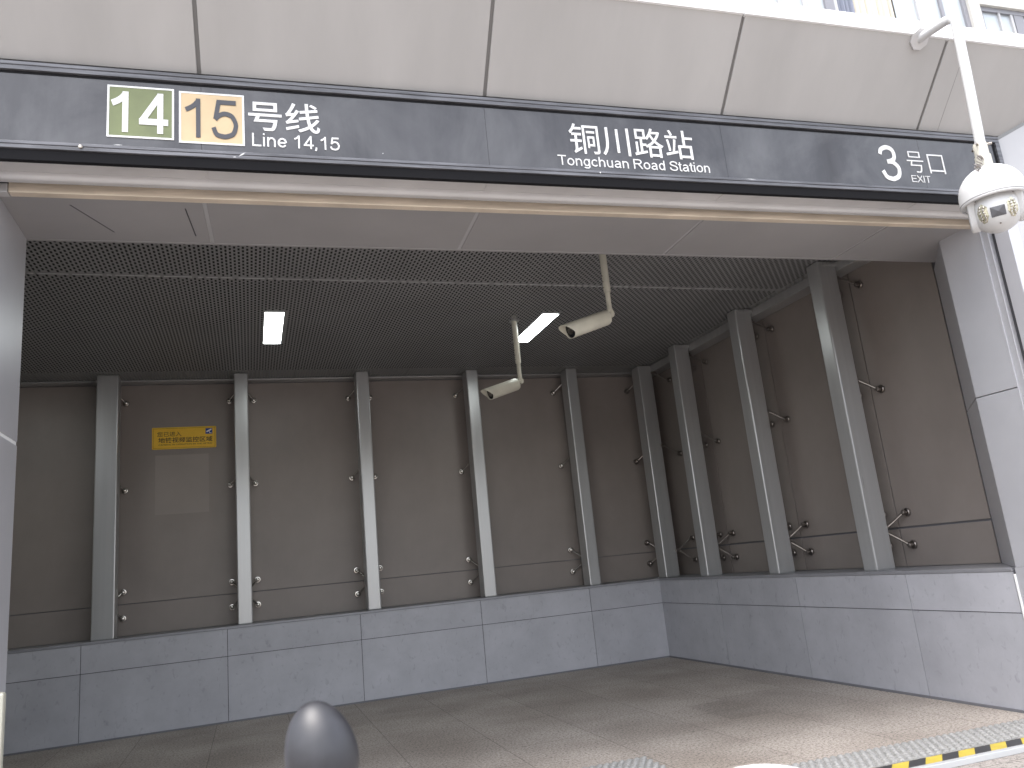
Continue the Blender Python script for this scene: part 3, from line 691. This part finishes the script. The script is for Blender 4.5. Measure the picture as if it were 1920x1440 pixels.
# ------------------------------------------------------------------ jambs
t = thing('entrance_jamb', 'pale lavender grey metal jamb at the right side of the entrance with shutter guide', 'jamb', (5.3, 4.1, 0))
JX = 5.300
for z0, z1 in ((-.03, 2.296), (2.302, ZSF+.004)):
    mb = MB(); mb.prism([(JX, 4.10), (JX, 4.452), (JX+.012, 4.466), (GX, 5.012), (GX+.04, 5.012), (GX+.04, 4.10)], max(z0, ZL+.001) if z0 < 1 else z0, z1, lambda x, y, z: Vector((x, y, z)))
    mb.build('cladding', MT['jamb'], t, bevel=.004)
mb = MB(); mb.prism([(JX, 4.10), (JX, 4.465), (JX+.05, 4.465), (JX+.05, 4.535), (JX+.3, 4.535), (JX+.3, 4.10)], -.03, ZL, lambda x, y, z: Vector((x, y, z))); mb.build('lower_cladding', MT['jamb'], t, bevel=.004)
mb = MB(); mb.box(JX-.006, JX+.01, 4.466, 4.480, -.0, ZL-.045); mb.build('edge_bead', MT['fascia'], t, bevel=.002)
mb = MB(); mb.box(JX+.035, JX+.05, 4.482, 4.530, 0, ZL-.045); mb.build('recess_lining', MT['jamb'], t)
for ya_, yb_, pr_, nm in ((4.086, 4.096, .007, 'guide_rib'), (4.040, 4.0855, .0, 'guide_web'), (4.028, 4.0395, .006, 'guide_rib')):
    mb = MB(); mb.box(JX-pr_, JX+.06, ya_, yb_, -.03, 3.60); mb.build(nm, MT['jamb'], t, bevel=.002)
mb = MB(); mb.box(JX+.03, JX+.1, 3.986, 4.027, -.03, 3.62); mb.build('guide_slot', MT['steel_dark'], t)
mb = MB(); mb.box(JX, JX+.14, 3.872, 3.985, -.03, 3.655); mb.build('outer_return', MT['jamb'], t, bevel=.004)
JL = -1.243
t = thing('entrance_jamb', 'grey metal jamb at the left edge of the entrance', 'jamb', (-1.19, 4.5, 0))
for z0, z1 in ((-.03, 2.328), (2.347, ZSF)):
    mb = MB(); mb.box(-1.56, JL, 3.99, 5.045, z0, z1); mb.build('cladding', MT['jamb'], t, bevel=.006)
mb = MB(); mb.box(-1.55, JL-.005, 4.0, 5.04, 2.325, 2.350); mb.build('seam_strip', MT['fascia'], t)
mb = MB(); mb.box(-6.0, -1.563, 4.0, 4.5, -.03, 3.66); mb.build('front_cladding', MT['jamb'], t, bevel=.004)

# ------------------------------------------------------------------ white wing wall
PH = R(23.5)
def W(L, o, z): 
    b = F(3.330, -.445, 0); d = FU*math.cos(PH)-FV*math.sin(PH); n_ = FU*math.sin(PH)+FV*math.cos(PH)
    return b + d*L + n_*o + Vector((0, 0, z))
t = thing('wing_wall', 'bright white clad wall splaying out at the right edge beyond the sign', 'wall', W(0, 0, 0))
def wt(L): return min(4.205+L*math.sin(PH)*math.tan(CA), zf)-.045
mb = MB(); mb.prism([(0, -.03), (3.6, -.03), (3.6, zf-.035), (1.1, zf-.035), (0, wt(0))], 0, .16, lambda L, z, o: W(L, o, z)); mb.build('cladding', MT['wing'], t, bevel=.003)
mb = MB(); mb.prism([(0, wt(0)+.002), (1.1, zf-.033), (1.1, zf-.005), (0, wt(0)+.030)], .02, .10, lambda L, z, o: W(L, o, z)); mb.build('top_gap_shade', MT['rubber_gap_shade'], t)  # dark grey strip stands in for the shadowed gap below the canopy

# ------------------------------------------------------------------ building above and around
t = thing('station_building', 'cream building with large curtained windows rising above the canopy', 'building', F(0, .6, 4.7))
WV = .60
def wall_rect(mb, s0, s1, z0, z1, v0=WV, v1=WV+.25): mb.prism([(s0, v0), (s1, v0), (s1, v1), (s0, v1)], z0, z1, lambda s, v, z: F(s, v, z))
mb = MB(); wall_rect(mb, -9, 12, zf-.2, 5.25); wall_rect(mb, 4.79, 4.925, 5.25, 6.42); wall_rect(mb, 4.79, 12, 6.42, 8.6); wall_rect(mb, -9, 1.2, 5.25, 8.6); wall_rect(mb, 1.2, 4.79, 7.6, 8.6); wall_rect(mb, 7.2, 12, 5.25, 6.42)
mb.build('wall', MT['render'], t)
mb = MB(); wall_rect(mb, -9, 12, zf+.1, 8.6, 6.6, 6.8); wall_rect(mb, -9, -8.8, zf+.1, 8.6, .86, 6.6); wall_rect(mb, 11.8, 12, zf+.1, 8.6, .86, 6.6); wall_rect(mb, -9, 12, 8.6, 8.8, .5, 6.9)
mb.build('roof', MT['render'], t)
mb = MB()
mb.box(-4.55, -4.32, 4.5, GY+.3, -.03, ZC+.3); mb.box(-4.55, GX+.3, GY+.06, GY+.3, -.03, ZC+.3); mb.box(GX+.06, GX+.3, 4.9, GY+.06, -.03, ZC+.3)
mb.box(-4.55, GX+.3, 4.9, GY+.3, ZC+.3, ZC+.45)
mb.prism([(-9, -.40), (9, -.40), (9, .62), (-9, .62)], 3.67, 3.70, lambda s, v, z: F(s, v, z))
mb.build('niche_light_shell', MT['render'], t)  # unseen walls added to stop sun leaks and bounce light inside
def window(s0, s1, z0, z1, panes, frame_m='winframe_dark'):
    mb = MB(); fw = .05; v0, v1 = WV+.03, WV+.09
    wall_rect(mb, s0, s0+fw, z0, z1, v0, v1); wall_rect(mb, s1-fw, s1, z0, z1, v0, v1); wall_rect(mb, s0+fw, s1-fw, z1-fw, z1, v0, v1); wall_rect(mb, s0+fw, s1-fw, z0, z0+fw, v0, v1)
    f = mb.build('window', MT[frame_m], t)
    for p, w_, k in panes:
        mb = MB(); wall_rect(mb, p-w_/2, p+w_/2, z0+fw, z1-fw, v0+.004, v1-.004)
        mb.build('mullion' if k else 'sash', MT['winframe' if k else 'winframe_dark'], f)
    return f
def pane(f, s0, s1, z0, z1): 
    mb = MB(); wall_rect(mb, s0, s1, z0, z1, WV+.055, WV+.061); mb.build('pane', MT['pane'], f)
def curtain(f, s0, s1, z0, z1, m, folds):
    mb = MB(); n = folds*8; vs = []; fs = []
    for i in range(n+1):
        s = s0+(s1-s0)*i/n; v = WV+.075+.022*math.sin(2*math.pi*folds*i/n+.6*math.sin(i*.37))
        vs += [F(s, v, z0), F(s, v, z1)]
    for i in range(n): fs.append((2*i, 2*i+2, 2*i+3, 2*i+1))
    mb.add(vs, fs); mb.build('curtain', MT[m], f, smooth=True)
f = window(1.2, 3.12, 5.25, 7.6, [(1.9, .03, 1), (2.56, .02, 1), (2.84, .035, 1)]); pane(f, 1.25, 3.07, 5.3, 7.55)
f = window(3.12, 4.79, 5.25, 7.6, [(3.18, .06, 1), (4.17, .03, 1), (4.47, .04, 0)]); pane(f, 3.9, 4.74, 5.3, 7.55)
curtain(f, 3.215, 3.42, 5.3, 7.55, 'curtain_grey', 4); curtain(f, 3.42, 3.895, 5.3, 7.55, 'curtain', 7)
f = window(4.925, 7.2, 5.25, 6.42, [(5.2, .025, 1), (5.36, .03, 1), (5.45, .12, 0), (6.1, .03, 1)], 'winframe_dark'); pane(f, 4.98, 7.15, 5.3, 6.37)

# ------------------------------------------------------------------ dome camera on its arm
FX = Vector((4.434, 3.519, 4.650)); EL = Vector((4.450, 3.245, 4.625)); DC = Vector((4.455, 3.300, 3.345))
PT = Vector((EL.x+.0, EL.y+.0, 0))
t = thing('dome_camera', 'big white dome camera hanging from a bent pipe at the upper right', 'camera', tuple(FX))
AX = (EL.x, EL.y)
mb = MB()
path = [FX+Vector((0, .03, 0))]+[FX.lerp(EL, k) for k in (.3, .6, .75)]
path += [Vector((EL.x, EL.y+.05*(1-math.sin(R(a))), EL.z-.05*(1-math.cos(R(a))))) for a in (15, 35, 55, 75, 90)]
path += [Vector((EL.x-.020, EL.y, 4.2)), Vector((EL.x-.046, EL.y+.01, 3.66))]
mb.tube(path, .030, 20); arm = mb.build('bracket_pipe', MT['white'], t, smooth=True)
mb = MB(); nC = Vector(F(0, -math.sin(CA), -math.cos(CA)))-FO
bC = Vector((4.434, 3.519, 4.650))
pr = [(.075*math.cos(2*math.pi*k/8+.4), .075*math.sin(2*math.pi*k/8+.4)) for k in range(8)]
uC = FU; wC = nC.cross(uC)
mb.prism(pr, -.002, .018, lambda p, q, h: bC+uC*p+wC*q+nC*h); mb.build('wall_flange', MT['trim'], arm, bevel=.002)
cx, cy2 = EL.x-.050, EL.y+.012
V3 = lambda p: Vector((cx, cy2, 0))+p
mb = MB(); mb.lathe([(.001, 3.52), (.046, 3.52), (.046, 3.60), (.040, 3.605), (.040, 3.68), (.036, 3.69), (.001, 3.69)], V3, 24)
col = mb.build('collar', MT['yellowed'], t, smooth=True)
for a in (200, 320, 80):
    mb = MB(); d = Vector((math.cos(R(a)), math.sin(R(a)), 0)); mb.tube([V3(d*.036+Vector((0, 0, 3.675))), V3(d*.066+Vector((0, 0, 3.675)))], .008, 8); mb.build('screw', MT['chrome_dark'], col, smooth=True)
mb = MB()
for k in range(9):
    u = k/8; c = V3(Vector((-.055-.085*u, -.03-.02*u, 3.575-.105*u+.018*math.sin(u*9))))
    ring = [c+Vector((.014*math.cos(a)*1.3, .010*math.sin(a)*(1 if k % 2 else .2), .012*math.sin(a)-.5*.014*math.cos(a))) for a in [2*math.pi*j/8 for j in range(9)]]
    mb.tube(ring, .0032, 6, cap=False)
mb.build('safety_chain', MT['chrome_dark'], t, smooth=True)
# shroud (bell)
mb = MB(); RS = .183
prof = [(.001, 3.528), (.045, 3.526)]+[(RS*math.sin(R(a)), 3.345+.183*math.cos(R(a))) for a in range(18, 91, 8)]+[(RS+.001, 3.315), (RS+.001, 3.290), (RS-.004, 3.284), (RS-.012, 3.284), (RS-.013, 3.296), (.12, 3.296), (.001, 3.30)]
mb.lathe(prof, V3, 56); sh = mb.build('shroud', MT['white'], t, smooth=True)
mb = MB(); mb.lathe([(RS+.0015, 3.3035), (RS+.0028, 3.3025), (RS+.0028, 3.2985), (RS+.0015, 3.2975)], V3, 56); mb.build('seal_ring', MT['rubber_gap_shade'], sh, smooth=True)
# ball: looks towards the viewer, slightly left and down
bz = 3.235; look = (Vector((0, 0, CAMH+.55))-Vector((cx, cy2, bz))).normalized()
# swing a little away from the lens axis, as the unit faces the forecourt
look = (look+Vector((.10, 0, -.12))).normalized()
sd_ = look.cross(Vector((0, 0, 1))).normalized(); uv = sd_.cross(look)
BC = V3(Vector((0, 0, bz))); BR = .142
B = lambda p: BC+sd_*p.x+uv*p.y+look*p.z
mb = MB(); n1, n2 = 22, 40; vs = []; fs = []
for i in range(n1+1):
    th = math.pi*i/n1
    for k in range(n2):
        ph = 2*math.pi*k/n2
        # axis of the ball along sd_: rounded drum
        x = math.cos(th); rr = math.sin(th)
        x = max(-.80, min(.80, x*1.0)); rr = min(rr, 1) if abs(math.cos(th)) < .80 else rr
        vs.append(B(Vector((x*BR, rr*BR*math.cos(ph), rr*BR*math.sin(ph)))))
for i in range(n1):
    for k in range(n2): fs.append((i*n2+k, i*n2+(k+1) % n2, (i+1)*n2+(k+1) % n2, (i+1)*n2+k))
mb.add(vs, fs); ball = mb.build('camera_ball', MT['white'], t, smooth=True)
def onball(pts, lift, name, m, thick=.006):
    """patch lying on the front of the ball"""
    vs = []
    for p, q in pts:
        r_ = math.sqrt(max(0, BR*BR-p*p-q*q)); c = Vector((p, q, r_)); vs.append(B(c*(1+lift/BR)))
    cen = sum(vs, Vector())/len(vs); inner = [B(Vector((p, q, math.sqrt(max(0, BR*BR-p*p-q*q))))*(1-thick/BR)) for p, q in pts]
    n = len(vs); mb = MB(); cc = (sum(p for p, q in pts)/n, sum(q for p, q in pts)/n); rc = math.sqrt(BR*BR-cc[0]**2-cc[1]**2)
    vs2 = vs+inner+[B(Vector((cc[0], cc[1], rc))*(1+lift*1.3/BR))]
    mb.add(vs2, [(i, (i+1) % n, 2*n) for i in range(n)]+[(i, n+i, n+(i+1) % n, (i+1) % n) for i in range(n)]); return mb.build(name, m, ball)
hexa = lambda sx: [(sx*a, b) for a, b in ((.052, .040), (.075, .062), (.094, .045), (.104, .010), (.100, -.026), (.080, -.058), (.062, -.050), (.050, -.012))]
for sx in (-1, 1):
    lp = onball(hexa(sx), .003, 'led_panel', MT['led'])
    mb = MB()
    for i in range(6):
        for j in range(2):
            p, q = sx*(.068+.018*j+.004*math.sin(i*1.2)), .040-.016*i
            r_ = math.sqrt(BR*BR-p*p-q*q); c = B(Vector((p, q, r_))*(1+.006/BR)); nn = (c-BC).normalized(); a = nn.orthogonal().normalized(); b = nn.cross(a)
            mb.lathe([(.0072, -.004), (.0072, .002), (.0035, .004), (.001, .001)], lambda v: c+a*v.x+b*v.y+nn*v.z, 8)
    mb.build('led_cup', MT['chrome'], lp, smooth=True)
onball([(-.036, -.030), (.036, -.030), (.038, -.027), (.038, .027), (.036, .030), (-.036, .030), (-.038, .027), (-.038, -.027)], .0045, 'lens_window', MT['lensgrey'])
for p, q in ((0, -.075), (-.10, .085), (.10, .085)):
    r_ = math.sqrt(max(.0001, BR*BR-p*p-q*q)); c = B(Vector((p, q, r_))); nn = (c-BC).normalized(); mb = MB(); mb.tube([c-nn*.002, c+nn*.003], .005, 8); mb.build('screw', MT['chrome_dark'], ball)
for sx in (-1, 1):
    mb = MB(); out = [(-.075, .10)]+[(.075*math.cos(R(a)), -.03+.075*math.sin(R(a))) for a in range(180, 361, 15)]+[(.075, .10)]
    mb.prism(out, .100, .150, lambda p, q, h: B(Vector((sx*h, q, 0)))+Vector((0, 0, 0))+look*p*.8)
    mb.build('yoke', MT['white'], t, bevel=.012)

# ------------------------------------------------------------------ tactile paving, tape, step edge
def studs(mb, s0, s1, v0, v1, pitch, r, z, T):
    i = 0; y = v0+pitch/2
    while y < v1:
        x = s0+pitch/2+(pitch/2 if i % 2 else 0)
        while x < s1:
            a = random.uniform(-.3, .3); vs = []
            for rr, hh in ((r, 0), (r*.93, .35), (r*.6, .75), (.0, .9)):
                if rr == 0: vs.append(T(x, y, z+.013*.95)); break
                for k in range(8):
                    t_ = 2*math.pi*k/8; vs.append(T(x+rr*1.25*math.cos(t_), y+rr*math.sin(t_), z+.013*hh))
            fs = []
            for q in range(2):
                for k in range(8): fs.append((q*8+k, q*8+(k+1) % 8, (q+1)*8+(k+1) % 8, (q+1)*8+k))
            fs += [(16+k, 16+(k+1) % 8, 24) for k in range(8)]
            mb.add(vs, fs); x += pitch
        y += pitch*.866; i += 1
def tactile(name, label, s0, s1, v0, v1, tiles):
    t = thing(name, label, 'tactile paving', F((s0+s1)/2, (v0+v1)/2, 0))
    mb = MB(); g = .0018
    for i in range(tiles):
        a, b = s0+(s1-s0)*i/tiles+g, s0+(s1-s0)*(i+1)/tiles-g
        mb.prism([(a, v0+g), (b, v0+g), (b, v1-g), (a, v1-g)], .0005, .0045, lambda s, v, z: F(s, v, z))
    mb.build('base_tile', MT['tactile'], t)
    mb = MB()
    studs(mb, s0+.006, s1-.006, v0+.004, v1-.004, .056, .0175, .0040, F)
    mb.build('stud', MT['tactile'], t, smooth=True)['kind'] = 'stuff'
    return t
tactile('tactile_paving', 'long strip of pale studded tactile paving behind the hazard tape', .81, 3.19, -.160, .176, 4)
tactile('tactile_paving', 'corner of a pale studded tactile patch at the bottom centre', -.155, .447, -.160, .965, 2)
t = thing('hazard_tape', 'black and yellow striped tape on the step edge at the lower right', 'tape', F(2, -.45, 0))
v0, v1 = -.287, -.164
s = -3.2; k = 0
my, mk = MB(), MB()
while s < 2.95:
    m_ = my if k % 2 else mk; L = .126; sk = .118
    m_.prism([(s, v0), (s+L-.0004, v0), (s+L+sk-.0004, v1), (s+sk, v1)], .0006, .0014, lambda a, b, z: F(a, b, z)); s += L; k += 1
my.build('yellow_stripe', MT['tapey'], t); mk.build('black_stripe', MT['tapeb'], t)
mb = MB(); mb.prism([(-3.3, -.332), (3.3, -.332), (3.3, -.289), (-3.3, -.289)], -.029, .006, lambda a, b, z: F(a, b, z))
tag(mb.build('step_nosing', MT['nosing'], bevel=.003), 'white metal edge strip in front of the hazard tape', 'edge strip')

m_ = MT['floor'].copy(); m_.name = 'damp_granite'
for nd in m_.node_tree.nodes:
    if nd.type == 'VALTORGB' and len(nd.color_ramp.elements) == 3:
        for e in nd.color_ramp.elements: e.color = (e.color[0]*.85, e.color[1]*.85, e.color[2]*.85, 1)
mb = MB(); mb.add([(3.72, 6.74, .0012), (4.10, 6.76, .0012), (4.09, 5.97, .0012), (3.70, 5.99, .0012)], [(0, 1, 2, 3)])
tag(mb.build('floor_patch', m_), 'one darker stained tile in the middle of the right half of the floor', 'stained tile')

# ------------------------------------------------------------------ foreground pieces
def ray(u, v):
    return r2*((u-960)/FOCAL)+u2*((720-v)/FOCAL)+fw
EC = Vector((0, 0, CAMH))+ray(602, 1410)*1.2
t = thing('bollard', 'blurred egg shaped glossy grey head of a slim post close to the viewer', 'bollard', (EC.x, EC.y, -.03))
tilt = Vector((-.20, .02, 1)).normalized(); ex = tilt.orthogonal(); ex = (Vector((1, 0, 0))-tilt*tilt.x).normalized(); ey = tilt.cross(ex)
mb = MB(); prof = []
for i in range(25):
    a = math.pi*i/24; z = -math.cos(a); r_ = math.sin(a)*(1-.10*z)
    prof.append((max(.0005, .0545*r_), .076*z))
mb.lathe(prof, lambda p: EC+ex*p.x+ey*p.y+tilt*p.z, 48); mb.build('head', MT['egg'], t, smooth=True)
mb = MB(); mb.tube([EC-tilt*.06, EC-tilt*.12, Vector((EC.x+.03, EC.y, .9)), Vector((EC.x+.03, EC.y, -.03))], .012, 16); mb.build('stem', MT['steel'], t, smooth=True)
# white hoop
HC = Vector((0, 0, CAMH))+ray(1410, 1428)*1.5
side = Vector((rt.x, rt.y, 0)).normalized()
t = thing('hoop_rail', 'white curved hoop rail whose top just shows at the bottom edge', 'rail', (HC.x, HC.y, -.03))
mb = MB(); pts = []
Rh = .27
for i in range(31):
    a = R(180-180*i/30); pts.append(HC+side*(Rh*math.cos(a))+Vector((0, 0, -Rh-.013+Rh*math.sin(a))))
pts = [Vector((pts[0].x, pts[0].y, -.03))]+pts+[Vector((pts[-1].x, pts[-1].y, -.03))]
mb.tube(pts, .0075, 14); mb.build('tube', MT['white'], t, smooth=True)
mb = MB(); mb.box(-1.30, -1.062, 4.28, 4.33, -.0, 1.062); 
tag(mb.build('barrier_post', MT['palepost'], bevel=.012), 'short pale metal post end at the lower left edge of the entrance', 'post')
